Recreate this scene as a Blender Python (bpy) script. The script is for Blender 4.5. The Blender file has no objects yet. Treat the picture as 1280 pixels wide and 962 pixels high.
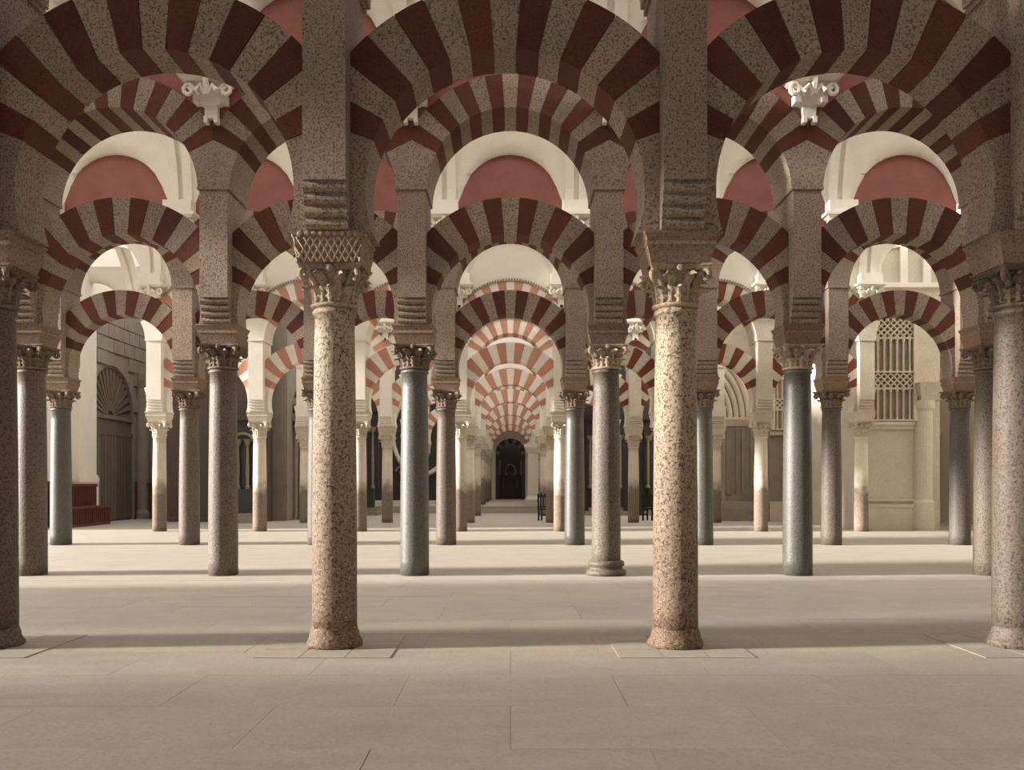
import bpy, math, random
from math import sin, cos, pi, sqrt, radians, asin, atan2, tan
from mathutils import Vector, Matrix
random.seed(7)
scn = bpy.context.scene
COL = scn.collection

# ------------------------------------------------------------------ camera, world, sun, exposure
FPX = 1135.0                       # focal length in pixels of the 1280x962 frame
CAMZ = 1.52
cam = bpy.data.cameras.new('camera'); camo = bpy.data.objects.new('camera', cam); COL.objects.link(camo)
camo.location = (0, 0, CAMZ); camo.rotation_euler = (pi / 2, 0, 0)
cam.sensor_width = 36; cam.lens = FPX / 1280 * 36
cam.shift_x = 2 / 1280; cam.shift_y = 123 / 1280
cam.clip_end = 300
scn.camera = camo

world = bpy.data.worlds.new('world'); scn.world = world; world.use_nodes = True
bg = world.node_tree.nodes['Background']
bg.inputs[0].default_value = (1.0, 0.98, 0.945, 1); bg.inputs[1].default_value = 1.5

sun = bpy.data.lights.new('sun', 'SUN'); suno = bpy.data.objects.new('sun', sun); COL.objects.link(suno)
sun.energy = 9.5; sun.angle = radians(4); sun.color = (1.0, 0.97, 0.92)
SUN_AZ, SUN_EL = radians(6), radians(15)          # light travels towards +X, a little towards +Y
suno.rotation_euler = Vector((cos(SUN_EL) * cos(SUN_AZ), cos(SUN_EL) * sin(SUN_AZ), -sin(SUN_EL))).to_track_quat('-Z', 'Y').to_euler()
suno.location = (-30, 0, 12)

vs = scn.view_settings
vs.view_transform = 'Standard'; vs.look = 'None'; vs.gamma = 1.0; vs.use_curve_mapping = False
vs.exposure = 0.66
scn.cycles.use_denoising = True
scn.cycles.max_bounces = 8; scn.cycles.diffuse_bounces = 5

# ------------------------------------------------------------------ materials
def s2l(c):
    return tuple(((v / 255) / 12.92 if v / 255 <= 0.04045 else ((v / 255 + 0.055) / 1.055) ** 2.4) for v in c) + (1,)

def stone(name, col, spot, scale=45, amt=0.5, big=0.25, rough=0.85, bump=0.25, rand=0.12, zmix=None, pits=0, spec=0.25):
    m = bpy.data.materials.new(name); m.use_nodes = True
    nt = m.node_tree; N = nt.nodes; L = nt.links
    b = N['Principled BSDF']; b.inputs['Roughness'].default_value = rough
    b.inputs['Specular IOR Level'].default_value = spec
    tc = N.new('ShaderNodeTexCoord'); oi = N.new('ShaderNodeObjectInfo')
    off = N.new('ShaderNodeVectorMath'); off.operation = 'SCALE'; off.inputs[0].default_value = (37, 53, 71)
    L.new(oi.outputs['Random'], off.inputs['Scale'])
    add = N.new('ShaderNodeVectorMath'); add.operation = 'ADD'
    L.new(tc.outputs['Object'], add.inputs[0]); L.new(off.outputs[0], add.inputs[1])
    V = add.outputs[0]
    def noise(sc, det=3, rg=0.6):
        n = N.new('ShaderNodeTexNoise'); n.inputs['Scale'].default_value = sc
        n.inputs['Detail'].default_value = det; n.inputs['Roughness'].default_value = rg
        L.new(V, n.inputs['Vector']); return n.outputs['Fac']
    def ramp(f, a, c):
        r = N.new('ShaderNodeMapRange'); r.inputs['From Min'].default_value = a; r.inputs['From Max'].default_value = c
        L.new(f, r.inputs['Value']); return r.outputs['Result']
    def mix(f, a, c):
        x = N.new('ShaderNodeMix'); x.data_type = 'RGBA'
        for s, v in ((x.inputs['Factor'], f), (x.inputs['A'], a), (x.inputs['B'], c)):
            if isinstance(v, (tuple, float, int)): s.default_value = v
            else: L.new(v, s)
        return x.outputs['Result']
    def mul(a, k):
        x = N.new('ShaderNodeMath'); x.operation = 'MULTIPLY'
        L.new(a, x.inputs[0])
        if isinstance(k, (int, float)): x.inputs[1].default_value = k
        else: L.new(k, x.inputs[1])
        return x.outputs[0]
    base = s2l(col)
    dark = tuple(v * 0.62 for v in base[:3]) + (1,)
    c = mix(mul(ramp(noise(1.7, 4), 0.35, 0.7), big * 2), base, dark)
    if zmix:                                   # a stained / painted lower zone with a ragged edge
        zc, zw, zcol = zmix
        sx = N.new('ShaderNodeSeparateXYZ'); L.new(tc.outputs['Object'], sx.inputs[0])
        ad = N.new('ShaderNodeMath'); ad.operation = 'MULTIPLY_ADD'
        L.new(noise(4, 4), ad.inputs[0]); ad.inputs[1].default_value = 0.8; L.new(sx.outputs['Z'], ad.inputs[2])
        c = mix(ramp(ad.outputs[0], zc + 0.4 + zw, zc + 0.4 - zw), c, s2l(zcol))
    c = mix(mul(ramp(noise(scale, 2, 0.7), 0.5, 0.62), amt), c, s2l(spot))
    c = mix(mul(ramp(noise(scale * 1.7, 2, 0.7), 0.56, 0.68), amt * 0.55), c, tuple(min(1, v * 1.7) for v in base[:3]) + (1,))
    if pits:
        c = mix(mul(ramp(noise(26, 3, 0.7), 0.57, 0.66), pits), c, tuple(v * 0.3 for v in s2l(spot)[:3]) + (1,))
    if rand:
        hv = N.new('ShaderNodeHueSaturation')
        r2 = N.new('ShaderNodeMapRange'); r2.inputs['To Min'].default_value = 1 - rand; r2.inputs['To Max'].default_value = 1 + rand
        L.new(oi.outputs['Random'], r2.inputs['Value']); L.new(r2.outputs[0], hv.inputs['Value'])
        L.new(c, hv.inputs['Color']); c = hv.outputs['Color']
    L.new(c, b.inputs['Base Color'])
    bp = N.new('ShaderNodeBump'); bp.inputs['Strength'].default_value = bump; bp.inputs['Distance'].default_value = 0.02
    L.new(noise(scale * 0.6, 5, 0.65), bp.inputs['Height']); L.new(bp.outputs[0], b.inputs['Normal'])
    return m

M = dict(
    stone=stone('brown_stone', (153, 135, 119), (64, 51, 43), amt=0.8),
    red=stone('dark_red_brick', (92, 54, 41), (50, 34, 30), amt=0.5, rand=0.22),
    redplaster=stone('red_plaster', (142, 92, 84), (112, 66, 60), amt=0.35, rand=0.03),
    white=stone('white_plaster', (226, 218, 204), (196, 186, 170), amt=0.25, big=0.1, rand=0.03),
    palestone=stone('pale_stone', (205, 194, 176), (150, 136, 120), amt=0.4, big=0.2, rand=0.06),
    cream=stone('cream_voussoir', (228, 218, 202), (190, 178, 160), amt=0.3, big=0.1, rand=0.05),
    palered=stone('pale_red_voussoir', (192, 140, 118), (156, 104, 84), amt=0.4, big=0.15, rand=0.1),
    redpaint=stone('red_voussoir_paint', (116, 68, 54), (80, 46, 38), amt=0.4, big=0.15, rand=0.1),
    mortar=stone('mortar', (120, 98, 84), (70, 55, 46), amt=0.4, rand=0),
    floor=stone('floor_stone', (170, 160, 147), (140, 130, 118), scale=30, amt=0.3, big=0.16, rand=0.02, rough=0.7, bump=0.12),
    col_cream=stone('veined_cream_marble', (176, 157, 132), (66, 48, 38), scale=38, amt=0.85, big=0.35, rand=0.05, pits=0.55, bump=0.5, rough=0.6,
                    zmix=(1.0, 1.6, (104, 76, 60))),
    col_brown=stone('brown_granite', (108, 95, 83), (45, 38, 33), amt=0.7, pits=0.5, rough=0.5, bump=0.4),
    col_green=stone('dark_green_granite', (92, 87, 78), (34, 31, 28), scale=60, amt=0.75, pits=0.35, rough=0.42, spec=0.5, bump=0.3),
    col_grey=stone('grey_granite', (100, 93, 84), (40, 36, 34), amt=0.7, pits=0.3, rough=0.5),
    col_pale=stone('pale_column', (212, 200, 180), (170, 154, 134), amt=0.4, big=0.15, zmix=(1.45, 0.25, (108, 93, 80)), pits=0.25),
    capital=stone('capital_marble', (176, 156, 132), (70, 54, 44), amt=0.5, pits=0.3, bump=0.5),
    capital_dark=stone('dark_capital_stone', (126, 108, 92), (48, 38, 32), amt=0.6, pits=0.3, bump=0.5),
    capital_pale=stone('pale_capital_stone', (206, 194, 176), (120, 106, 92), amt=0.4, bump=0.4),
    impost=stone('impost_stone', (140, 118, 100), (60, 46, 38), amt=0.6, bump=0.4),
    wallgrey=stone('grey_wall_stone', (150, 138, 124), (104, 94, 84), amt=0.5, big=0.3, rand=0.05),
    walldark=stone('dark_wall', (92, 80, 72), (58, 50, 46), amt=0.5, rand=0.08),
    altar=stone('dark_altar_wood', (70, 64, 60), (30, 30, 34), amt=0.6, rand=0.1, rough=0.5),
    gilt=stone('dull_gilding', (146, 134, 112), (90, 78, 60), amt=0.4, rough=0.45),
    wood=stone('grey_brown_door_wood', (118, 104, 90), (66, 56, 48), amt=0.6, rand=0.2),
    redwood=stone('red_painted_wood', (104, 62, 52), (64, 36, 30), amt=0.4, rand=0.12, rough=0.55),
    chair=stone('black_chair_wood', (36, 30, 28), (18, 16, 16), amt=0.4, rough=0.4),
)

# ------------------------------------------------------------------ mesh helpers
class MB:
    def __init__(s): s.v = []; s.f = []
    def add(s, v, f):
        o = len(s.v); s.v += [tuple(p) for p in v]; s.f += [tuple(i + o for i in q) for q in f]; return s
    def box(s, x0, x1, y0, y1, z0, z1):
        return s.add([(x0,y0,z0),(x1,y0,z0),(x1,y1,z0),(x0,y1,z0),(x0,y0,z1),(x1,y0,z1),(x1,y1,z1),(x0,y1,z1)],
                     [(0,3,2,1),(4,5,6,7),(0,1,5,4),(1,2,6,5),(2,3,7,6),(3,0,4,7)])
    def frustum(s, w0, d0, z0, w1, d1, z1, cx=0, cy=0):
        a = [(cx-w0/2,cy-d0/2,z0),(cx+w0/2,cy-d0/2,z0),(cx+w0/2,cy+d0/2,z0),(cx-w0/2,cy+d0/2,z0),
             (cx-w1/2,cy-d1/2,z1),(cx+w1/2,cy-d1/2,z1),(cx+w1/2,cy+d1/2,z1),(cx-w1/2,cy+d1/2,z1)]
        return s.add(a, [(0,3,2,1),(4,5,6,7),(0,1,5,4),(1,2,6,5),(2,3,7,6),(3,0,4,7)])
    def prism(s, pts, y0, y1):            # polygon in x,z (counter-clockwise seen from -y) pulled along y
        n = len(pts)
        v = [(x, y0, z) for x, z in pts] + [(x, y1, z) for x, z in pts]
        f = [tuple(range(n)), tuple(range(2 * n - 1, n - 1, -1))] + [(i, i + n, (i + 1) % n + n, (i + 1) % n) for i in range(n)]
        return s.add(v, f)
    def prismx(s, pts, x0, x1):           # polygon in y,z pulled along x
        n = len(pts)
        v = [(x0, y, z) for y, z in pts] + [(x1, y, z) for y, z in pts]
        f = [tuple(range(n - 1, -1, -1)), tuple(range(n, 2 * n))] + [(i, (i + 1) % n, (i + 1) % n + n, i + n) for i in range(n)]
        return s.add(v, f)
    def lathe(s, prof, n=24, cx=0, cy=0, jit=0):
        v = []; f = []; k = len(prof)
        for r, z in prof:
            for i in range(n):
                a = 2 * pi * i / n
                rr = r * (1 + (random.uniform(-jit, jit) if jit else 0))
                v.append((cx + rr * cos(a), cy + rr * sin(a), z))
        for j in range(k - 1):
            for i in range(n):
                f.append((j*n+i, j*n+(i+1)%n, (j+1)*n+(i+1)%n, (j+1)*n+i))
        f.append(tuple(range(n - 1, -1, -1))); f.append(tuple(range((k-1)*n, k*n)))
        return s.add(v, f)
    def cyl(s, p, q, r, n=10, r2=None):
        p = Vector(p); q = Vector(q); d = (q - p).normalized(); r2 = r if r2 is None else r2
        u = d.orthogonal().normalized(); w = d.cross(u)
        v = [p + r*(cos(2*pi*i/n)*u + sin(2*pi*i/n)*w) for i in range(n)] + [q + r2*(cos(2*pi*i/n)*u + sin(2*pi*i/n)*w) for i in range(n)]
        f = [(i, (i+1)%n, (i+1)%n+n, i+n) for i in range(n)] + [tuple(range(n-1,-1,-1)), tuple(range(n, 2*n))]
        return s.add(v, f)
    def tube(s, pts, r, n=8, closed=False):
        pts = [Vector(p) for p in pts]; k = len(pts); v = []; f = []
        ref = Vector((0.12, 0.97, 0.2))
        for i, p in enumerate(pts):
            a = pts[(i-1) % k] if (closed or i) else pts[0]; b = pts[(i+1) % k] if (closed or i < k-1) else pts[-1]
            t = (b - a).normalized(); u = t.cross(ref).normalized(); w = t.cross(u)
            rr = r(i / (k - 1)) if callable(r) else r
            v += [p + rr*(cos(2*pi*j/n)*u + sin(2*pi*j/n)*w) for j in range(n)]
        for i in range(k if closed else k - 1):
            for j in range(n):
                i2 = (i + 1) % k
                f.append((i*n+j, i*n+(j+1)%n, i2*n+(j+1)%n, i2*n+j))
        if not closed: f += [tuple(range(n-1,-1,-1)), tuple(range((k-1)*n, k*n))]
        return s.add(v, f)
    def mesh(s, name, mat, smooth=False):
        me = bpy.data.meshes.new(name); me.from_pydata(s.v, [], s.f); me.update()
        me.materials.append(M[mat] if isinstance(mat, str) else mat)
        if smooth: me.polygons.foreach_set('use_smooth', [True] * len(me.polygons))
        import bmesh
        b = bmesh.new(); b.from_mesh(me); bmesh.ops.recalc_face_normals(b, faces=b.faces); b.to_mesh(me); b.free()
        return me
    def obj(s, name, mat, parent=None, loc=(0,0,0), smooth=False, label=None):
        return put(name, s.mesh(name, mat, smooth), parent, loc, label)

def put(name, me, parent=None, loc=(0,0,0), label=None, rz=0):
    o = bpy.data.objects.new(name, me); COL.objects.link(o); o.location = loc
    if rz: o.rotation_euler = (0, 0, rz)
    if parent: o.parent = parent
    if label: o['label'] = label
    return o
def tag(o, label, cat, group=None):
    o['label'] = label; o['category'] = cat
    if group: o['group'] = group
    return o
def thing(name, label, cat, loc=(0,0,0), group=None, rz=0):
    o = bpy.data.objects.new(name, None); COL.objects.link(o); o.location = loc; o.empty_display_size = 0.2
    if rz: o.rotation_euler = (0, 0, rz)
    return tag(o, label, cat, group)
def struct(o, label=None, cat=None):
    o['kind'] = 'structure'
    if label: o['label'] = label
    if cat: o['category'] = cat
    return o

# ------------------------------------------------------------------ the grid of arcades
S = 3.19                                   # distance between columns
class Row: pass
ROWS = {}
def row(k, d, bays, zi, zs, zcap, rl, zl, ru, zu, pw, x0=0.0, t=0.6, tu=0.54, pale=False, rs=0.21):
    r = Row(); r.k = k; r.d = d; r.bays = bays; r.zi = zi; r.zs = zs; r.zcap = zcap; r.rl = rl; r.zl = zl
    r.ru = ru; r.zu = zu; r.pw = pw; r.x0 = x0; r.t = t; r.tu = tu; r.pale = pale; r.rs = rs
    ROWS[k] = r
row(1, 8.50, range(-2, 3), 3.80, 3.14, 3.52, 1.27, 4.20, 1.34, 6.15, 0.38, x0=-0.05, rs=0.195)
row(2, 15.13, range(-3, 4), 4.12, 3.40, 3.80, 1.29, 4.32, 1.34, 6.24, 0.45, rs=0.225)
row(3, 22.56, range(-4, 5), 4.12, 3.38, 3.82, 1.29, 4.38, 1.34, 6.26, 0.48, rs=0.235)
row(4, 28.90, range(-3, 4), 3.78, 3.02, 3.48, 1.28, 4.09, 1.33, 5.97, 0.46, pale=True, rs=0.205)
row(5, 35.30, range(-2, 3), 3.72, 2.96, 3.40, 1.28, 4.06, 1.33, 5.95, 0.46, pale=True, rs=0.205)
row(6, 42.70, range(-1, 2), 3.72, 2.96, 3.40, 1.28, 4.06, 1.33, 5.95, 0.46, pale=True, rs=0.205)
row(7, 50.70, range(-1, 1), 3.72, 2.96, 3.40, 1.28, 4.06, 1.33, 5.95, 0.46, pale=True, rs=0.205)
row(8, 58.90, range(0, 1), 3.72, 2.96, 3.40, 1.28, 4.06, 1.33, 5.95, 0.46, pale=True, rs=0.205)
row(9, 66.00, range(0, 1), 3.72, 2.96, 3.40, 1.28, 4.06, 1.33, 5.95, 0.46, pale=True, rs=0.205)
ROWNAME = {1: 'dark arcade farthest from the altar', 2: 'middle dark arcade', 3: 'dark arcade nearest the altar',
           4: 'first pale arcade', 5: 'second pale arcade', 6: 'third pale arcade', 7: 'fourth pale arcade',
           8: 'fifth pale arcade', 9: 'pale arcade against the altar'}
NUM = ['', 'one', 'two', 'three', 'four', 'five']
def bayname(b):
    if b == 0: return 'altar aisle bay'
    return '%s bay on the %s side' % (ORD[abs(b)], 'bench' if b < 0 else 'lattice')
ORD = ['', 'first', 'second', 'third', 'fourth', 'fifth']
def colname(i):                            # i: half-integer column index
    n = int(abs(i) + 0.5)
    return '%s on the %s side' % (ORD[n], 'bench' if i < 0 else 'lattice')
PLATFORM_Y, PLATFORM_Z = 47.0, 0.34
def ground(d): return PLATFORM_Z if d > PLATFORM_Y else 0.0

# ------------------------------------------------------------------ floor
fl = MB()
NX, NY0, NY1 = 11.2, 3.2, 14.2
def quad(mb, x0, x1, y0, y1, z): mb.add([(x0,y0,z),(x1,y0,z),(x1,y1,z),(x0,y1,z)], [(0,1,2,3)])
fl.box(-40, 40, -8, 72, -0.4, -0.02)
fl.box(-40, 40, NY1, PLATFORM_Y, -0.02, 0)
fl.box(-40, -NX, -8, NY1, -0.02, 0); fl.box(NX, 40, -8, NY1, -0.02, 0); fl.box(-NX, NX, -8, NY0, -0.02, 0)
fl.box(-14, 14, PLATFORM_Y, 72, -0.02, PLATFORM_Z)
fl.box(-14, 14, PLATFORM_Y - 0.45, PLATFORM_Y, 0, PLATFORM_Z / 2)
floor = struct(fl.obj('floor', 'floor'))
slabs = {}
rows_n = 11; rh = (NY1 - NY0) / rows_n
for j in range(rows_n):
    x = -NX; w = 1.6; first = 0.8 if j % 2 else 1.6
    while x < NX - 1e-6:
        ww = min(first if x == -NX else w, NX - x)
        key = round(ww, 3)
        if key not in slabs:
            g = 0.0015
            slabs[key] = MB().add([(g,g,0),(ww-g,g,0),(ww-g,rh-g,0),(g,rh-g,0),(g,g,-0.02),(ww-g,g,-0.02),(ww-g,rh-g,-0.02),(g,rh-g,-0.02)],
                                  [(0,1,2,3),(0,4,5,1),(1,5,6,2),(2,6,7,3),(3,7,4,0)]).mesh('paving_slab', 'floor')
        put('paving_slab', slabs[key], floor, (x, NY0 + j * rh, random.uniform(-0.0015, 0)))
        x += ww

# ------------------------------------------------------------------ arches
def wedge(r0, r1, a0, a1, clip, n=3):
    P = [(r0 * cos(a0 + (a1 - a0) * i / n), r0 * sin(a0 + (a1 - a0) * i / n)) for i in range(n + 1)]
    P += [(r1 * cos(a1 + (a0 - a1) * i / n), r1 * sin(a1 + (a0 - a1) * i / n)) for i in range(n + 1)]
    for sgn in (1, -1):
        Q = []
        for i in range(len(P)):
            p, q = P[i], P[(i + 1) % len(P)]
            ip, iq = sgn * p[0] <= clip, sgn * q[0] <= clip
            if ip: Q.append(p)
            if ip != iq:
                t = (sgn * clip - p[0]) / (q[0] - p[0]); Q.append((sgn * clip, p[1] + t * (q[1] - p[1])))
        P = Q
        if len(P) < 3: return None
    return P
vcache = {}
def voussoir_mesh(key, r0, r1, a0, a1, clip, dep, mat):
    k = (key, round(a0, 4), round(r0, 3), round(r1, 3), round(clip, 3), mat)
    if k not in vcache:
        P = wedge(r0, r1, a0, a1, clip)
        vcache[k] = MB().prism(P, -dep / 2, dep / 2).mesh('voussoir', mat) if P else None
    return vcache[k]
NV = 15
def arch(r, b, upper):
    x = r.x0 + b * S
    if upper: ri, zc, th, dep, clip, a_s, nm = r.ru, r.zu, r.tu, 1.0, S / 2 - 0.002, radians(27), 'upper_arch'
    else: ri, zc, th, dep, clip, a_s, nm = r.rl, r.zl, r.t, 0.5, S / 2 - r.pw / 2 - 0.001, radians(20), 'horseshoe_arch'
    if r.pale:
        light, dark = ('palestone', 'redpaint') if (r.k == 4 and b > 0) or (r.k == 5 and b > 0) else ('cream', 'palered')
    else: light, dark = 'stone', 'red'
    lab = 'striped %s, %s, %s' % ('upper arch' if upper else 'lower horseshoe arch', bayname(b), ROWNAME[r.k])
    t = thing(nm, lab, 'arch', (x, r.d, zc), 'upper arches' if upper else 'lower horseshoe arches')
    da = (pi - 2 * a_s) / NV; r1 = ri + th
    core = MB()
    for i in range(NV):
        a0 = a_s + i * da
        gap = 0.0035 / ri
        me = voussoir_mesh((upper,), ri, r1, a0 + gap, a0 + da - gap, clip, dep, light if (i % 2) == (NV // 2 % 2) else dark)
        if me:
            o = put('voussoir', me, t, (0, random.uniform(-0.004, 0.004), 0))
        P = wedge(ri + 0.012, r1 - 0.012, a0, a0 + da, clip - 0.002, 2)
        if P: core.prism(P, -dep / 2 + 0.012, dep / 2 - 0.012)
    core.obj('mortar_bed', 'mortar' if not r.pale else 'palestone', t)
    if r.pale and upper:                       # dentilled hood over the plastered upper arches
        h = MB(); n = 44
        for i in range(n):
            a = radians(34) + (pi - radians(68)) * i / (n - 1)
            c, s_ = cos(a), sin(a); R = r1 + 0.05
            h.add([((R+du)*c - dv*s_, yy, (R+du)*s_ + dv*c) for yy in (-0.56, -0.5) for du, dv in ((-0.035,-0.025),(0.035,-0.025),(0.035,0.025),(-0.035,0.025))],
                  [(0,1,2,3),(7,6,5,4),(0,4,5,1),(1,5,6,2),(2,6,7,3),(3,7,4,0)])
        o = h.obj('dentil_hood', 'wallgrey', t); o['kind'] = 'stuff'
    return t

# ------------------------------------------------------------------ piers that stand on the columns
pcache = {}
def pier_meshes(r, variant):
    k = (r.k if not r.pale else ('p', r.zi, r.zl, r.zu), variant)
    if k in pcache: return pcache[k]
    mat = {'dark': 'stone', 'white': 'white', 'palestone': 'palestone'}[variant]
    hp = r.pw / 2; z0 = r.zi; out = {}
    nroll = 4; rr = 0.045 if r.pale else 0.05
    ztop = z0 + nroll * 2 * rr
    # body: thin core low down, deep above the rolls
    zm = r.zu + 0.06
    m = MB(); m.box(-hp, hp, -0.25, 0.25, 0, ztop - z0); m.box(-hp, hp, -0.5, 0.5, ztop - z0, zm - z0)
    out['body'] = m.mesh('pier_body', mat)
    # corbel tapering back under the overhang, with rolls
    out['corbel'] = MB().prismx([(0.25, 0.001), (0.31, 0.001), (0.46, ztop - z0), (0.25, ztop - z0)], -hp + 0.002, hp - 0.002).mesh('corbel', mat)
    out['roll'] = MB().cyl((-hp, 0, 0), (hp, 0, 0), rr * 0.98, 12).mesh('roll', mat, False)
    out['rolls'] = [(sg * (0.31 + 0.14 * (i + 0.5) / nroll), rr + i * 2 * rr) for i in range(nroll) for sg in (-1, 1)]
    # springer of the lower arches
    rl, zl = r.rl, r.zl
    ab = asin((z0 - zl) / rl); at = radians(20)
    R_ = [(S/2 - rl*cos(ab + (at-ab)*i/10), zl + rl*sin(ab + (at-ab)*i/10) - z0) for i in range(11)]
    top = (hp, zl + (S/2 - hp) * tan(at) - z0)
    pts = R_ + [top] + [(-top[0], top[1])] + [(-x, z) for x, z in R_[::-1]]
    out['springer'] = MB().prism(pts, -0.248, 0.248).mesh('springer', mat)
    # haunch under the upper arches
    ru, zu = r.ru, r.zu; at = radians(27)
    amin = asin(min(0.99, 0.06 / ru))
    R_ = [(S/2 - ru*cos(amin + (at-amin)*i/10), zu + ru*sin(amin + (at-amin)*i/10) - z0) for i in range(11)]
    pts = R_ + [(0, zu + S/2 * tan(at) - z0)] + [(-x, z) for x, z in R_[::-1]]
    out['haunch'] = MB().prism(pts, -0.5, 0.5).mesh('haunch', mat)
    m = MB().box(-hp - 0.03, hp + 0.03, -0.53, 0.53, zm - z0 - 0.05, zm - z0)
    out['moulding'] = m.mesh('moulding', mat)
    pcache[k] = out
    return out
def pier(r, i, variant):
    ms = pier_meshes(r, variant)
    look = {'dark': 'rough brown stone pier', 'white': 'whitewashed pier', 'palestone': 'bare pale stone pier'}[variant]
    t = thing('pier', '%s, %s, %s' % (look, colname(i), ROWNAME[r.k]), 'pier', (r.x0 + i * S, r.d, r.zi), 'piers between the arches')
    for n in ('body', 'corbel', 'springer', 'haunch', 'moulding'): put({'body': 'pier_body'}.get(n, n), ms[n], t)
    put('corbel', ms['corbel'], t, rz=pi)
    for y, z in ms['rolls']: put('roll', ms['roll'], t, (0, y, z))
    return t

# ------------------------------------------------------------------ columns
def leaf_mesh(h, w, out_, curl, mat, thick=0.012):
    mb = MB(); nu, nv = 6, 7; V = []
    for side in (0, 1):
        for j in range(nv):
            v = j / (nv - 1)
            z = h * (v if v < 0.85 else 0.85 + (0.85 - v) * 0.9)
            y = -(out_ * v * v + (curl if v > 0.9 else curl * max(0, v - 0.6) / 0.4))
            ww = w * (0.8 + 0.35 * sin(pi * v) - 0.55 * v ** 4) * (0.68 if j % 2 else 1.05)
            for i in range(nu):
                u = i / (nu - 1) * 2 - 1
                V.append((u * ww / 2, y + 0.035 * u * u * (1 if j % 2 else 0.3) - 0.016 * (i in (2, 3)) + side * thick, z))
    F = []; n = nu * nv
    for j in range(nv - 1):
        for i in range(nu - 1):
            a = j * nu + i
            F.append((a, a + 1, a + nu + 1, a + nu)); F.append((a + n, a + n + nu, a + n + nu + 1, a + n + 1))
    for j in range(nv - 1):
        a = j * nu; F.append((a, a + nu, a + nu + n, a + n)); a = j * nu + nu - 1; F.append((a, a + n, a + n + nu, a + nu))
    for i in range(nu - 1):
        a = i; F.append((a, a + n, a + n + 1, a + 1)); a = (nv - 1) * nu + i; F.append((a, a + 1, a + 1 + n, a + n))
    return mb.add(V, F)
def volute_mb(h, r0, wab):
    pts = []
    rad = h * 0.15
    cx, cz = wab * 0.55, h * 0.72
    pts.append((r0 * 0.95, 0, h * 0.4)); pts.append((r0 * 1.15, 0, h * 0.62))
    for k in range(10):
        a = radians(115) - k * radians(42); q = rad * (1 - k / 11)
        pts.append((cx + q * cos(a), 0, cz + q * sin(a)))
    return MB().tube(pts, lambda t: h * (0.085 - 0.03 * t), 7)
def capital_pieces(h, r0, wab, mat):
    """bell, abacus, leaves and volutes of a Corinthian-type capital, base at z = 0"""
    bell = MB().lathe([(r0 * 1.0, 0), (r0 * 1.14, 0.015), (r0 * 1.16, 0.035), (r0 * 0.94, 0.05), (r0 * 0.86, h * 0.35), (r0 * 0.92, h * 0.6), (r0 * 1.15, h * 0.84), (r0 * 1.15, h * 0.86)], 20)
    ab = MB(); n = 7; prof = []
    hw = wab / 2
    for sd in range(4):
        for i in range(n):
            u = i / n * 2 - 1
            p = Vector((u * hw, -hw * (0.80 + 0.2 * u * u)))
            if i == 0: p = Vector((-hw * 0.93, -hw))
            a = sd * pi / 2
            prof.append((p.x * cos(a) - p.y * sin(a), p.x * sin(a) + p.y * cos(a)))
    m_ = len(prof); V = []; F = []
    for sc_, z in ((0.88, h * 0.86), (0.95, h * 0.9), (0.95, h * 0.93), (1.0, h * 0.95), (1.0, h)):
        V += [(x * sc_, y * sc_, z) for x, y in prof]
    for j in range(4):
        for i in range(m_): F.append((j*m_+i, j*m_+(i+1)%m_, (j+1)*m_+(i+1)%m_, (j+1)*m_+i))
    F += [tuple(range(m_-1,-1,-1)), tuple(range(4*m_, 5*m_))]
    ab.add(V, F)
    leafA = leaf_mesh(h * 0.5, r0 * 0.66, r0 * 0.2, r0 * 0.34, mat, 0.035); leafB = leaf_mesh(h * 0.82, r0 * 0.6, r0 * 0.42, r0 * 0.4, mat, 0.04)
    rosette = MB().lathe([(0.001, -0.03), (h * 0.07, -0.02), (h * 0.1, 0.0), (h * 0.07, 0.03), (0.001, 0.035)], 8)
    rosette.v = [(x, -z, y) for x, y, z in rosette.v]
    place = []
    for k in range(8): place.append(('acanthus_leaf', leafA, r0 * 1.02, 2 * pi * k / 8, 0.03))
    for k in range(8): place.append(('acanthus_leaf', leafB, r0 * 1.0, 2 * pi * (k + 0.5) / 8, 0.05))
    vol = volute_mb(h, r0, wab)
    vols = [pi / 4 + k * pi / 2 for k in range(4)]
    return bell, ab, leafA, leafB, rosette, place, vol, vols
capcache = {}
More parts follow.
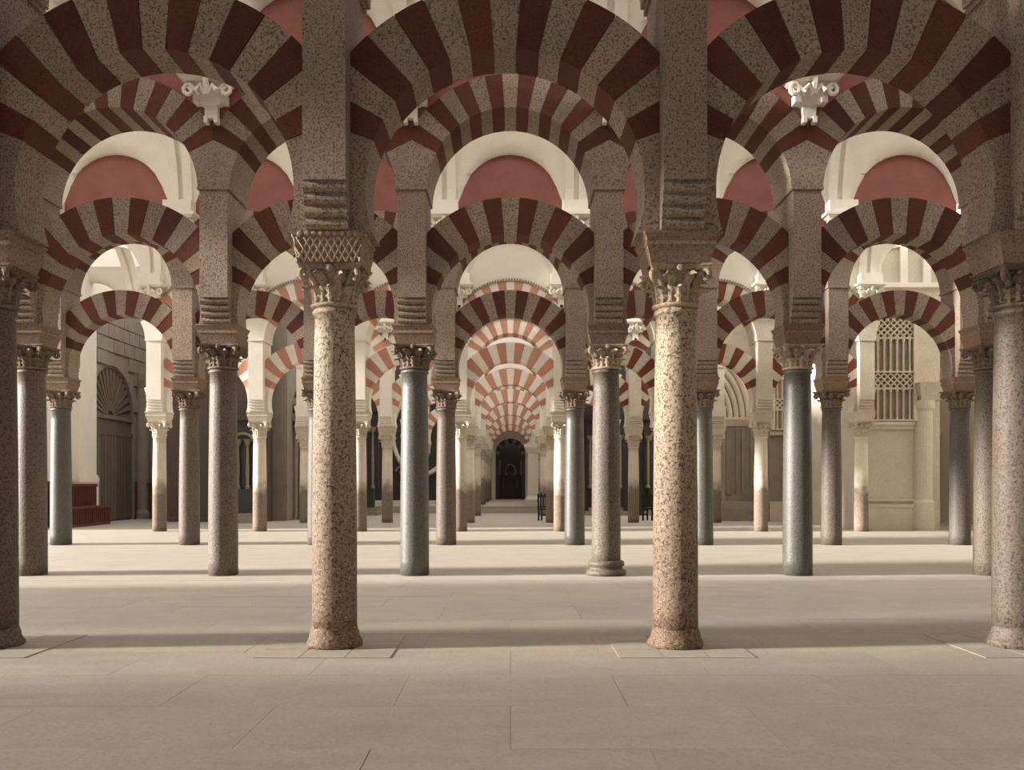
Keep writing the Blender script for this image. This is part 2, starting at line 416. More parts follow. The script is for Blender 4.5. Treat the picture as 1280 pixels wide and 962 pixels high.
def capital(kind, h, r0, wab, mat, parent, z, detailed):
    key = (kind, round(h, 3), round(r0, 3), round(wab, 3), mat, detailed)
    if key not in capcache:
        bell, ab, lA, lB, ros, place, vol, vols = capital_pieces(h, r0, wab, mat)
        if detailed:
            capcache[key] = dict(bell=bell.mesh('capital', mat, True), ab=ab.mesh('abacus', mat), lA=lA.mesh('acanthus_leaf', mat),
                                 lB=lB.mesh('acanthus_leaf', mat), ros=ros.mesh('rosette', mat), vol=vol.mesh('volute', mat, True))
        else:
            m = MB(); m.add(bell.v, bell.f); m.add(ab.v, ab.f)
            for nm, lf, rad, a, zz in place:
                m.add([(x * -sin(a) + (rad - y) * cos(a), x * cos(a) + (rad - y) * sin(a), zc + zz) for x, y, zc in lf.v], lf.f)
            for a in vols: m.add([(x * cos(a) - y * sin(a), x * sin(a) + y * cos(a), zc) for x, y, zc in vol.v], vol.f)
            capcache[key] = m.mesh('capital', mat)
    c = capcache[key]
    if not detailed: return put('capital', c, parent, (0, 0, z))
    cap = put('capital', c['bell'], parent, (0, 0, z))
    put('abacus', c['ab'], cap)
    for k in range(8):
        a = 2 * pi * k / 8; put('acanthus_leaf', c['lA'], cap, (r0 * 1.02 * cos(a), r0 * 1.02 * sin(a), 0.03), rz=a + pi / 2)
    for k in range(8):
        a = 2 * pi * (k + 0.5) / 8; put('acanthus_leaf', c['lB'], cap, (r0 * cos(a), r0 * sin(a), 0.05), rz=a + pi / 2)
    for k in range(4):
        put('volute', c['vol'], cap, (0, 0, 0), rz=pi / 4 + k * pi / 2)
        a = k * pi / 2; put('rosette', c['ros'], cap, (wab * 0.42 * cos(a), wab * 0.42 * sin(a), h * 0.9), rz=a + pi / 2)
    return cap
def impost_mb(w, h, kind):
    m = MB()
    if kind == 'plain':
        m.frustum(w*0.86, w*0.86, 0, w*0.9, w*0.9, h*0.18); m.frustum(w*0.9, w*0.9, h*0.18, w, w, h*0.55); m.frustum(w*1.02, w*1.02, h*0.55, w*1.02, w*1.02, h*0.68)
        m.frustum(w*0.98, w*0.98, h*0.68, w*1.06, w*1.06, h*0.92); m.frustum(w*1.08, w*1.08, h*0.92, w*1.08, w*1.08, h)
    else:
        m.frustum(w*0.9, w*0.9, 0, w*1.0, w*1.0, h*0.8); m.frustum(w*1.02, w*1.02, h*0.8, w*1.04, w*1.04, h)
    return m
shaftcache = {}
def column(r, i, mat, capmat, label, base=None, detailed=False, impost='plain', group='columns of the hall', slab=False):
    g = ground(r.d)
    t = thing('marble_column', label, 'pillar', (r.x0 + i * S, r.d, g), group); t['kind'] = 'thing'
    zs = r.zs - g; key = (r.k, mat, base)
    if key not in shaftcache:
        n = 40 if r.k <= 2 else 24; rs = r.rs; prof = []
        z0 = 0.0 if not base else 0.14
        jit = 0.006 if r.k == 1 else 0.0
        for q in range(15):
            u = q / 14; rad = rs * (1.07 - 0.13 * u + 0.035 * sin(pi * u)); prof.append((rad, z0 + (zs - 0.06 - z0) * u))
        prof += [(rs * 1.04, zs - 0.055), (rs * 1.05, zs - 0.03), (rs * 0.96, zs)]
        shaftcache[key] = MB().lathe(prof, n, jit=jit).mesh('shaft', mat, True)
    put('shaft', shaftcache[key], t)
    rs = r.rs
    if base == 'worn':
        MB().lathe([(rs*1.3, 0), (rs*1.34, 0.035), (rs*1.26, 0.07), (rs*1.2, 0.085), (rs*1.17, 0.12), (rs*1.08, 0.18), (rs*1.06, 0.2)], 28, jit=0.022).obj('base', mat, t, smooth=True)
    elif base == 'moulded':
        MB().lathe([(rs*1.45, 0), (rs*1.5, 0.04), (rs*1.45, 0.085), (rs*1.22, 0.1), (rs*1.2, 0.14), (rs*1.33, 0.16), (rs*1.35, 0.2), (rs*1.28, 0.235), (rs*1.06, 0.25), (rs*1.05, 0.27)], 32).obj('base', mat, t, smooth=True)
    if slab:
        if 'slab' not in shaftcache: shaftcache['slab'] = MB().box(-0.196, 0.196, -0.196, 0.196, 0.0005, 0.006).mesh('footing_slab', 'floor')
        for sx in (-1, 0, 1):
            for sy in (-1, 0, 1):
                if sx or sy: put('footing_slab', shaftcache['slab'], t, (sx * 0.4, sy * 0.4, 0))
    wab = rs * 3.05
    capital('c', r.zcap - r.zs, rs * 0.98, wab, capmat, t, zs, detailed)
    hi = r.zi - r.zcap
    w = 0.62 if r.k == 1 else 0.64
    kind = 'basket' if impost == 'basket' else 'plain'
    im = impost_mb(w, hi, kind).obj('impost', {'capital_pale': 'capital_pale'}.get(capmat, 'impost'), t, (0, 0, r.zcap - g))
    if impost == 'basket':
        b = MB(); nb = 9; h2 = hi * 0.8
        for sd in range(4):
            a = sd * pi / 2
            for q in range(nb + 1):
                for dr in (-1, 1):
                    x0 = -w*0.46 + w*0.92 * q / nb; x1 = x0 + dr * w * 0.2
                    x1c = max(-w*0.49, min(w*0.49, x1)); f_ = (x1c - x0) / (x1 - x0)
                    p = Vector((x0, -w*0.455, 0.01)); e = Vector((x1c, -w*0.455 - w*0.05*f_, 0.01 + (h2 - 0.01) * f_))
                    R = Matrix.Rotation(a, 3, 'Z'); b.cyl(R @ p, R @ e, 0.012, 5)
            for q in range(nb):
                R = Matrix.Rotation(a, 3, 'Z'); c = R @ Vector((-w*0.46 + w*0.92*(q+0.5)/nb, -w*0.515, hi*0.9))
                b.lathe([(0.001, c.z-0.03), (0.026, c.z-0.01), (0.026, c.z+0.01), (0.001, c.z+0.03)], 6, c.x, c.y)
        b.obj('basket_relief', 'capital', im, label='interlaced basketwork carving')
    return t

# dark arcades
LOOK = {}
def look(k, i, *a, **kw): LOOK[(k, i)] = (a, kw)
look(1, -0.5, 'col_cream', 'capital', 'pitted cream and brown column with a basketwork impost', base='worn', impost='basket', slab=True, detailed=True)
look(1, 0.5, 'col_cream', 'capital', 'pitted cream and rust column with a moulded impost and worn flared base', base='worn', slab=True, detailed=True)
look(2, -1.5, 'col_brown', 'capital_dark', 'speckled brown column, second on the bench side, middle dark arcade', detailed=True)
look(2, -0.5, 'col_green', 'capital_dark', 'dark green granite column, first on the bench side, middle dark arcade', detailed=True)
look(2, 0.5, 'col_brown', 'capital', 'brown granite column on a ringed moulded base', base='moulded', detailed=True)
look(2, 1.5, 'col_green', 'capital', 'dark green granite column, second on the lattice side, middle dark arcade', detailed=True)
DARKMAT = {(3, -3.5): 'col_green', (3, -2.5): 'col_brown', (3, -1.5): 'col_grey', (3, -0.5): 'col_brown', (3, 0.5): 'col_green', (3, 1.5): 'col_green', (3, 2.5): 'col_brown', (3, 3.5): 'col_grey'}
for k in range(1, 10):
    r = ROWS[k]; bays = list(r.bays)
    idx = [b - 0.5 for b in bays] + [bays[-1] + 0.5]
    for i in idx:
        if (k, i) in LOOK:
            a, kw = LOOK[(k, i)]; column(r, i, *a, **kw)
        elif not r.pale:
            mat = DARKMAT.get((k, i), 'col_brown')
            nm = {'col_brown': 'brown granite', 'col_green': 'dark green granite', 'col_grey': 'grey granite'}[mat]
            column(r, i, mat, 'capital_dark', '%s column, %s, %s' % (nm, colname(i), ROWNAME[k]), slab=(k == 1), base='worn' if k == 1 else None)
        else:
            column(r, i, 'col_pale', 'capital_pale', 'pale brown-footed column, %s, %s' % (colname(i), ROWNAME[k]))
        if k == 1 and abs(i) > 2: pass
        pier(r, i, 'dark' if not r.pale else ('palestone' if (k in (4, 5) and i > 1) else 'white'))
    for b in bays:
        arch(r, b, False); arch(r, b, True)

# ------------------------------------------------------------------ walls over the arcades, vaults
def z_spring(r): return r.zu + 2.05
for k, r in ROWS.items():
    m = MB(); R = r.ru + r.tu + 0.003; bays = list(r.bays); top = z_spring(r) + 1.5
    for b in bays:
        xc = r.x0 + b * S; n = 24
        xs = [-S/2 + S * j / n for j in range(n + 1)]
        zs_ = [r.zu + sqrt(max(0, R*R - x*x)) for x in xs]
        for j in range(n):
            a, c = (xc + xs[j], zs_[j]), (xc + xs[j+1], zs_[j+1])
            m.prism([a, c, (c[0], top), (a[0], top)], -0.49, 0.49)
    me = m.mesh('wall_upper', 'redplaster' if not r.pale else 'white')
    struct(put('wall_upper', me, None, (0, r.d, 0)))
LUN = 1.19
def ceiling(k0, k1, nb, sky):
    y0 = (ROWS[k0].d + 0.49) if k0 else -6.0
    r1 = ROWS[k1]; y1 = r1.d - 0.49; R = (y1 - y0) / 2; yc = (y0 + y1) / 2; z0 = z_spring(r1)
    nth = 28; nx = 20; m = MB(); V = []; F = []
    xs = [-(nb + 0.5) * S + S * j / nx for j in range((2 * nb + 1) * nx + 1)]
    for x in xs:
        u = ((x / S + 0.5) % 1.0 - 0.5) * S
        l = sqrt(max(0, LUN * LUN - u * u))
        for q in range(nth + 1):
            th = pi * q / nth
            V.append((x, yc - R * cos(th), z0 + max(R * sin(th), l)))
    for j in range(len(xs) - 1):
        b = int(math.floor(j / nx)) - nb
        for q in range(nth):
            if sky(b) and (8 <= q < 20 and 3 <= j % nx < 17 if k0 < 4 else (6 <= q < 22 and 1 <= j % nx < 19) if k0 == 4 else 4 <= q < 24): continue  # unseen crown openings, enlarged over the far naves to let in sky light
            a = j * (nth + 1) + q; F.append((a, a + 1, a + nth + 2, a + nth + 1))
    me = bpy.data.meshes.new('ceiling'); me.from_pydata(V, [], F); me.materials.append(M['white'])
    me.polygons.foreach_set('use_smooth', [True] * len(F)); me.update()
    o = struct(put('ceiling', me))
    prof = [(-0.27, 0), (-0.27, 0.09), (-0.06, 0.09), (-0.06, 0.01), (0.06, 0.01), (0.06, 0.09), (0.27, 0.09), (0.27, 0)]
    rv = []; rf = []; n = 30; kq = len(prof)
    for q in range(n + 1):
        th = pi * q / n
        for px, pr in prof: rv.append((px, -(R - pr) * cos(th), (R - pr) * sin(th)))
    for q in range(n):
        for c in range(kq - 1): rf.append((q*kq+c, q*kq+c+1, (q+1)*kq+c+1, (q+1)*kq+c))
    rme = bpy.data.meshes.new('vault_rib'); rme.from_pydata(rv, [], rf); rme.materials.append(M['white']); rme.update()
    for b in range(-nb, nb): put('vault_rib', rme, o, ((b + 0.5) * S, yc, z0))
none = lambda b: False
ceiling(0, 1, 5, none); ceiling(1, 2, 5, lambda b: True); ceiling(2, 3, 5, lambda b: True); ceiling(3, 4, 5, lambda b: True)
ceiling(4, 5, 5, lambda b: True); ceiling(5, 6, 2, lambda b: True); ceiling(6, 7, 2, lambda b: True); ceiling(7, 8, 2, lambda b: True); ceiling(8, 9, 2, lambda b: True)

# corbel capitals that carry the vault ribs
def corbel_mesh(mat):
    m = MB()
    m.box(-0.34, 0.34, -0.36, 0, 0.62, 0.92)                    # impost block under the rib
    m.frustum(0.66, 0.66, 0.5, 0.84, 0.84, 0.58, 0, 0); m.box(-0.44, 0.44, -0.44, 0, 0.56, 0.63)
    m.frustum(0.3, 0.3, 0.2, 0.56, 0.56, 0.5)
    m.frustum(0.2, 0.2, 0.0, 0.22, 0.22, 0.22)
    for sx in (-1, 1):
        pts = [(sx * 0.12, -0.28, 0.3)]
        for q in range(11):
            a = radians(100 - q * 40); rad = 0.1 * (1 - q / 13)
            pts.append((sx * (0.29 + rad * cos(a)), -0.3, 0.36 + rad * sin(a)))
        m.tube(pts, 0.035, 6)
        m.tube([(sx*0.02, -0.3, 0.3), (sx*0.1, -0.34, 0.42), (sx*0.17, -0.36, 0.33)], 0.04, 6)
        m.box(sx*0.21-0.05, sx*0.21+0.05, -0.2, 0, 0.22, 0.36)
        m.box(sx*0.08-0.03, sx*0.08+0.03, -0.14, 0, -0.08, 0.02)
    m.tube([(0, -0.3, 0.3), (0, -0.36, 0.45), (0, -0.38, 0.54)], 0.05, 6)
    m.v = [(x, min(y, 0.0), z) for x, y, z in m.v]
    return m.mesh('vault_corbel', mat)
cb = corbel_mesh('white')
for k in (2, 3, 4, 5, 6):
    r = ROWS[k]; bays = list(r.bays)
    for i in [b - 0.5 for b in bays] + [bays[-1] + 0.5]:
        o = put('vault_corbel', cb, None, (r.x0 + i * S, r.d - 0.51, r.zu + 1.12))
        tag(o, 'white scrolled vault corbel, %s, %s' % (colname(i), ROWNAME[k]), 'corbel', 'corbels under the vault ribs')


# ------------------------------------------------------------------ enclosing walls
wf = MB().box(-17, 18, -6.6, -6.0, 6.5, 12)                # unseen wall; gaps between its piers added to let in frontal fill light
for b in range(-5, 7): wf.box(b * S - S/2 - 1.02, b * S - S/2 + 1.02, -6.6, -6.0, 0, 6.5)
struct(wf.obj('wall_front', 'wallgrey'))
struct(MB().box(17.2, 17.8, -6, 15.6, 0, 12).obj('wall_right', 'walldark')); struct(MB().box(17.2, 17.8, 15.6, 42, 0, 12).obj('wall_right', 'white'))  # unseen near part made dark to cut light bounced onto the columns
DY0, DY1, DZ = 34.5, 38.6, 4.2                   # portal in the left wall
m = MB(); X0, X1 = -16.6, -16.0
LEFT_OPEN = (-4.0, 29.6); BAFFLE_Y = 12.5
m.box(X0, X1, -6, LEFT_OPEN[0], 0, 8.6); m.box(X0, X1, LEFT_OPEN[1], DY0, 0, 8.6); m.box(X0, X1, -6, 42, 8.6, 12)
dc, dr = (DY0 + DY1) / 2, (DY1 - DY0) / 2
n = 16; mp = MB(); mp.box(X0, X1, DY1, 42, 0, 8.6)
for j in range(n):
    a0, a1 = pi * j / n, pi * (j + 1) / n
    p0, p1 = (dc + dr * cos(a0), DZ + dr * sin(a0)), (dc + dr * cos(a1), DZ + dr * sin(a1))
    mp.prismx([p1, p0, (p0[0], 8.6), (p1[0], 8.6)], X0, X1)
wp = struct(mp.obj('wall_portal', 'wallgrey'))
wl = struct(m.obj('wall_left', 'white'))
sl = MB().box(-16.4, -16.3, 0, 0.2, 0, 8.6).mesh('sun_baffle', 'wood')   # unseen slats added to thin the sun over the front naves
sn = MB().box(-16.4, -16.3, 0.05, 0.16, 0, 8.6).mesh('sun_baffle', 'wood')  # narrower slats, added to pass more sun onto the front columns
for j in range(int((BAFFLE_Y - LEFT_OPEN[0]) / 0.32)):
    y = LEFT_OPEN[0] + 0.06 + j * 0.32
    put('sun_baffle', sn if 5.4 < y < 8.0 else sl, wl, (0, y, 0))
for y0, y1 in ((29.62, 32.9), (38.65, 41.4)):
    MB().box(-15.998, -15.96, y0, y1, 0, 1.6).obj('dado', 'redwood', wl, label='dark red painted dado')
m = MB(); m.box(-16, -15.7, 33.0, 34.45, 1.75, 7.6); m.box(-16, -15.62, 32.93, 34.5, 1.55, 1.75); m.box(-16, -15.66, 32.96, 34.48, 1.75, 1.84); m.box(-16, -15.64, 32.95, 34.5, 0, 1.55)
m.box(-16, -15.6, 32.9, 34.5, 7.6, 7.85)
m.obj('jamb_pilaster', 'white', wl)
for yy, rr in ((39.1, 0.28), (39.9, 0.34)):
    MB().lathe([(rr*1.3, 0), (rr*1.3, 0.25), (rr, 0.4), (rr*0.94, 5.6), (rr*1.25, 5.9), (rr*1.35, 6.2)], 16, -15.85, yy).obj('engaged_shaft', 'wallgrey', wp)
# coursed stone over the portal
blk = {}
for c in range(9):
    z = 3.4 + c * 0.56; y = 34.5 + (0.5 if c % 2 else 0)
    while y < 41.6:
        w = 1.0; mid = y + w / 2
        if sqrt((mid - dc) ** 2 + max(0, z + 0.28 - DZ) ** 2) > dr + 0.45 and y + w < 41.9 and z + 0.55 < 8.6:
            if 'b' not in blk: blk['b'] = MB().box(-16.0, -15.93, 0.02, 0.98, 0.02, 0.54).mesh('stone_block', 'wallgrey')
            put('stone_block', blk['b'], wp, (random.uniform(-0.02, 0.02), y, z))
        y += w
# portal door
d1 = MB().box(-16.22, -16.16, DY0, DY1, 0, DZ)
pts = [(dc + dr * cos(pi * j / 20), DZ + dr * sin(pi * j / 20)) for j in range(21)]
d1.prismx(pts, -16.22, -16.16)
door = struct(d1.obj('door_1', 'walldark'))
npk = 14; pk = None
for j in range(npk):
    w = (DY1 - DY0) / npk
    if not pk: pk = MB().box(-16.16, -16.08, 0.025, w - 0.025, 0.05, DZ - 0.75).mesh('plank', 'wood')
    put('plank', pk, door, (0, DY0 + j * w, 0))
MB().box(-16.16, -16.06, DY0, DY1, DZ - 0.75, DZ - 0.55).obj('rail', 'wood', door)
MB().box(-16.16, -16.06, DY0, DY1, DZ - 0.1, DZ + 0.08).obj('rail', 'wood', door)
MB().box(-16.16, -16.12, DY0, DY1, DZ - 0.55, DZ - 0.1).obj('panel', 'wood', door)
fs = None
for j in range(17):
    a = pi * (j + 0.5) / 17
    me = MB()
    if fs is None: fs = me.frustum(0.06, 0.05, 0.25, 0.09, 0.2, dr - 0.04).mesh('fan_slat', 'wood')
    o = put('fan_slat', fs, door, (-16.12, dc, DZ)); o.rotation_euler = (a - pi / 2, 0, 0)
m = MB(); m.tube([(-16.1, dc + (dr - 0.06) * cos(pi * j / 20), DZ + (dr - 0.06) * sin(pi * j / 20)) for j in range(21)], 0.07, 6)
m.obj('fan_frame', 'wood', door)

# chapel walls left of the aisle
wc = MB(); wc.box(-13.7, -9.7, 36.2, 37.0, 0, 9.0); wc.box(-13.75, -9.65, 36.0, 36.2, 0, 0.22)
struct(wc.obj('wall_chapel_left', 'walldark'))
m = MB(); m.box(-17, -9.7, 42, 42.6, 0, 12); struct(m.obj('wall_rear_left', 'wallgrey'))
m = MB(); m.box(-9.7, -9.1, 37, 55.5, 0, 12); struct(m.obj('wall_side_left', 'wallgrey'))
m = MB(); m.box(-9.7, -2.3, 55.5, 56.0, 0, 12); struct(m.obj('wall_altar_left', 'walldark'))
m = MB(); m.box(-2.6, -2.3, 55.5, 67, 0, 12); struct(m.obj('wall_aisle_left', 'white'))
m = MB(); m.box(2.3, 2.6, 45.1, 67, 0, 12); struct(m.obj('wall_aisle_right', 'white'))
m = MB(); m.box(2.3, 10.6, 44.6, 45.1, 0, 12); struct(m.obj('wall_altar_right', 'walldark'))
# end wall with the altar niche
m = MB(); EY = 66.8; hw = 1.1; zt = 3.75
m.box(-2.6, -hw, EY, EY + 0.5, 0.34, 12); m.box(hw, 2.6, EY, EY + 0.5, 0.34, 12)
for j in range(14):
    a0, a1 = pi * j / 14, pi * (j + 1) / 14
    m.prism([(hw*cos(a1), zt + hw*sin(a1)), (hw*cos(a0), zt + hw*sin(a0)), (hw*cos(a0), 12), (hw*cos(a1), 12)][::-1], EY, EY + 0.5)
struct(m.obj('wall_end', 'white'))
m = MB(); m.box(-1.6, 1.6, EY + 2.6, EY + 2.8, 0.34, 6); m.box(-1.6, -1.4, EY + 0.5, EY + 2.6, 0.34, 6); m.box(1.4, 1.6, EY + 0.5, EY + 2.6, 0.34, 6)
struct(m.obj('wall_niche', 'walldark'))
t = thing('niche_arch', 'dim striped arch inside the altar niche', 'arch', (0, EY + 0.8, zt - 0.1))
for j in range(11):
    P = wedge(0.82, 1.38, pi*j/11 + 0.004, pi*(j+1)/11 - 0.004, 1.38)
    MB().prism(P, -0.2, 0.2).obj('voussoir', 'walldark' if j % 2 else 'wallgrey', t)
for sx in (-1, 1): MB().box(sx*1.1 - 0.28, sx*1.1 + 0.28, -0.2, 0.2, 0.34 - zt + 0.1, 0).obj('jamb', 'walldark', t)
t = thing('altar', 'dark altar with stepped shelves in the arched niche at the aisle end', 'altar', (0, EY + 1.9, 0.34))
MB().box(-0.9, 0.9, -0.35, 0.35, 0, 0.95).obj('table', 'altar', t)
for j in range(3): MB().box(-1.1 + 0.1*j, 1.1 - 0.1*j, 0.0 + 0.1*j, 0.4, 0.95 + 0.3*j, 1.2 + 0.3*j).obj('step', 'altar', t)
m = MB(); m.prism([(-1.1, 0), (1.1, 0), (1.1, 3.3), (0.6, 3.9), (0, 4.1), (-0.6, 3.9), (-1.1, 3.3)], 0.42, 0.5); m.obj('reredos', 'altar', t)
MB().tube([(0.38*cos(2*pi*j/20), 0.38, 2.1 + 0.5*sin(2*pi*j/20)) for j in range(20)], 0.06, 6, True).obj('oval_frame', 'gilt', t)
for sx in (-1, 1):
    MB().lathe([(0.1, 1.85), (0.08, 1.9), (0.08, 2.9), (0.12, 3.0)], 10, sx * 0.8, 0.36).obj('colonnette', 'gilt', t)
    MB().lathe([(0.06, 0.95), (0.02, 1.0), (0.02, 1.3), (0.03, 1.5)], 8, sx * 0.5, -0.15).obj('candlestick', 'gilt', t)

t = thing('chapel_arch', 'dim striped arch set in the side wall beside the free-standing altarpiece', 'arch', (-9.0, 39.6, 4.1), rz=pi/2)
for j in range(15):
    P = wedge(1.15, 1.75, pi*j/15 + 0.004, pi*(j+1)/15 - 0.004, 1.75)
    MB().prism(P, -0.09, 0.09).obj('voussoir', 'red' if j % 2 else 'wallgrey', t)
for sx in (-1, 1): MB().lathe([(0.24, -4.1), (0.2, -3.9), (0.18, -0.7), (0.22, -0.65), (0.3, -0.3), (0.32, -0.01)], 14, sx*1.4, -0.25).obj('colonnette', 'wallgrey', t)
# red benches and stands by the portal
def bench(loc, L, label):
    t = thing('wooden_bench', label, 'bench', loc)
    MB().box(-0.3, 0.3, 0, L, 0.62, 0.7).obj('seat', 'redwood', t); MB().box(-0.3, 0.28, 0, L, 0.0, 0.1).obj('plinth', 'redwood', t)
    MB().box(-0.32, -0.26, 0, L, 0.1, 1.4).obj('back_panel', 'redwood', t); MB().box(-0.34, -0.22, -0.05, L + 0.05, 1.4, 1.5).obj('top_rail', 'redwood', t)
    n = int(L / 0.16)
    f = MB().box(0.22, 0.27, -0.04, 0.04, 0.1, 0.62).mesh('front_slat', 'redwood'); b = MB().box(-0.26, -0.22, -0.03, 0.03, 0.7, 1.4).mesh('back_slat', 'redwood')
    for j in range(n):
        put('front_slat', f, t, (0, (j + 0.5) * L / n, 0)); put('back_slat', b, t, (0, (j + 0.5) * L / n, 0))
    for y in (0, L - 0.06): MB().box(-0.3, 0.28, y, y + 0.06, 0.1, 0.62).obj('end_panel', 'redwood', t)
bench((-15.3, 30.9, 0), 3.2, 'red slatted wooden bench below the white jamb of the portal')
t = thing('wooden_stand', 'red wooden stand with a crossed brace beside the portal door', 'stand', (-15.3, 39.4, 0))
MB().box(-0.3, 0.3, -0.45, 0.45, 1.45, 1.55).obj('top', 'redwood', t); MB().box(-0.28, 0.28, -0.42, 0.42, 0.0, 0.1).obj('foot', 'redwood', t)
MB().box(-0.26, 0.2, -0.4, 0.4, 0.1, 1.45).obj('panel', 'redwood', t)
for sg in (-1, 1): MB().cyl((0.23, -0.38, 0.7 - sg * 0.55), (0.23, 0.38, 0.7 + sg * 0.55), 0.03, 6).obj('brace', 'gilt', t)
# dark altars on the left
def altarpiece(loc, w, h, label, cols):
    t = thing('altarpiece', label, 'altarpiece', loc)
    MB().box(-w/2, w/2, -1.0, 0.3, 0, 0.18).obj('step', 'wallgrey', t); MB().box(-w/2 + 0.2, w/2 - 0.2, -0.6, 0.3, 0.18, 0.36).obj('step', 'wallgrey', t)
    MB().box(-w/2 + 0.3, w/2 - 0.3, -0.3, 0.3, 0.36, 1.3).obj('altar_table', 'altar', t)
    MB().box(-w/2 + 0.1, w/2 - 0.1, 0.05, 0.3, 1.3, h).obj('reredos', 'altar', t)
    MB().box(-w/2, w/2, -0.12, 0.3, h, h + 0.25).obj('cornice', 'altar', t)
    m = MB(); m.tube([(w*0.3*cos(pi*j/12), 0.0, h - 1.0 + w*0.3*sin(pi*j/12)) for j in range(13)], 0.06, 6); m.obj('niche_moulding', 'gilt', t)
    for c in cols:
        MB().lathe([(0.1, 1.3), (0.1, 1.4), (0.06, 1.45), (0.075, 1.3 + (h - 2.3) * 0.4), (0.05, h - 1.0)], 8, c*w, -0.05).obj('colonnette', 'gilt', t)
        MB().lathe([(0.08, h - 1.0), (0.16, h - 0.8), (0.18, h - 0.75)], 8, c*w, -0.03).obj('colonnette_capital', 'gilt', t)
altarpiece((-10.5, 35.68, 0), 1.6, 4.0, 'dark altarpiece with thin colonnettes on the dark chapel wall', (-0.36, -0.12, 0.12, 0.36))
altarpiece((-7.6, 44.0, 0), 2.6, 5.0, 'tall dark altarpiece with four colonnettes standing free beside the second pale arcade', (-0.36, -0.14, 0.14, 0.36))
t = thing('oval_altar', 'dark altar panel carrying a big cream oval frame', 'altar', (-5.2, 55.2, 0.34))
MB().box(-3.0, 2.6, -0.3, 0.28, 0, 1.3).obj('plinth', 'altar', t); MB().box(-3.05, 2.65, -0.55, -0.3, 0, 0.16).obj('kerb', 'white', t)
MB().box(-2.8, 2.4, 0.0, 0.28, 1.3, 7).obj('panel', 'altar', t)
MB().tube([(-0.2 + 1.75*cos(2*pi*j/36), -0.08, 4.2 + 2.5*sin(2*pi*j/36)) for j in range(36)], 0.14, 8, True).obj('oval_frame', 'white', t)
for sx in (-1, 1):
    MB().tube([(-0.2 + sx*(1.2 + 0.35*(1-j/14)*cos(j*0.6)), -0.1, 1.9 + 0.35*(1-j/14)*sin(j*0.6)) for j in range(14)], 0.07, 6).obj('scroll', 'gilt', t)
# right-hand altar wall furnishing
altarpiece((4.6, 44.1, 0), 2.0, 4.6, 'dark altarpiece on the wall past the chairs, nearest the altar aisle', (-0.36, 0.36))
altarpiece((7.4, 44.1, 0), 2.0, 4.6, 'dark altarpiece on the wall past the chairs, nearest the moulded pier', (-0.36, 0.36))

# ------------------------------------------------------------------ lattice wall and pier on the right
def lattice_window(name, parent_loc, w, h, label=None):
    """stone lattice: rings of lozenges alternating with balusters; origin bottom centre, front towards -y"""
    o = MB().box(-w/2, w/2, 0.1, 0.14, 0, h).obj(name, 'wallgrey', None, parent_loc); struct(o)
    f = MB(); f.box(-w/2 - 0.12, -w/2, -0.04, 0.14, 0, h + 0.12); f.obj('frame', 'palestone', o)
    f = MB(); f.box(w/2, w/2 + 0.12, -0.04, 0.14, 0, h + 0.12); f.obj('frame', 'palestone', o)
    f = MB(); f.box(-w/2, w/2, -0.04, 0.14, h, h + 0.12); f.obj('frame', 'palestone', o)
    bands = [(0.0, 0.30, 'b'), (0.30, 0.46, 'l'), (0.46, 0.78, 'b'), (0.78, 1.0, 'l')]
    nb = 7
    for a, b, kd in bands:
        z0, z1 = a * h, b * h; q = MB()
        q.box(-w/2, w/2, 0.0, 0.1, z0, z0 + 0.05)
        if kd == 'b':
            for j in range(nb):
                x = -w/2 + w * (j + 0.5) / nb
                q.lathe([(0.05, z0 + 0.05), (0.035, z0 + 0.12), (0.035, z1 - 0.12), (0.055, z1 - 0.03), (0.055, z1)], 8, x, 0.05)
        else:
            H_ = z1 - z0; n_ = int(H_ / (w / nb)) + 2
            for j in range(-n_, nb + n_ + 1):
                for dr_ in (-1, 1):
                    xa = -w/2 + w * j / nb; dx = dr_ * H_
                    ta, tb = sorted(((-w/2 - xa) / dx, (w/2 - xa) / dx)); ta, tb = max(0.0, ta), min(1.0, tb)
                    if tb - ta > 0.03: q.cyl((xa + ta*dx, 0.05, z0 + ta*H_), (xa + tb*dx, 0.05, z0 + tb*H_), 0.03, 5)
        q.obj('baluster_band' if kd == 'b' else 'lozenge_band', 'palestone', o)['kind'] = 'stuff'
    return o
BX0, BX1, BY = 11.42, 13.95, 29.5
m = MB()
m.box(BX0, BX1, BY, 36.4, 0, 12)
wlat = struct(m.obj('wall_lattice', 'palestone'))
MB().box(BX0, BX1 - 0.85, BY - 0.08, BY, 0, 0.75).obj('plinth', 'palestone', wlat)
MB().box(BX0, BX1 - 0.85, BY - 0.1, BY, 0.75, 0.85).obj('plinth_moulding', 'palestone', wlat)
MB().box(BX0, BX1 - 0.85, BY - 0.06, BY, 0.95, 1.02).obj('plinth_moulding', 'palestone', wlat)
MB().box(BX0, BX1 - 0.85, BY - 0.14, BY, 3.42, 3.52).obj('sill', 'palestone', wlat)
MB().box(BX0, BX1 - 0.85, BY - 0.08, BY, 3.28, 3.42).obj('sill_moulding', 'palestone', wlat)
lattice_window('window_1', (12.3, BY - 0.16, 3.54), 1.45, 3.4)
MB().box(BX0 - 0.02, BX1, BY - 0.22, BY, 7.85, 8.0).obj('cornice', 'white', wlat); MB().box(BX0, BX1, BY - 0.08, BY, 7.4, 7.85).obj('frieze', 'palestone', wlat)
for xx in (11.9, 12.75, 13.5): MB().box(xx - 0.12, xx + 0.12, BY - 0.1, BY, 8.0, 11.0).obj('pilaster_strip', 'white', wlat)
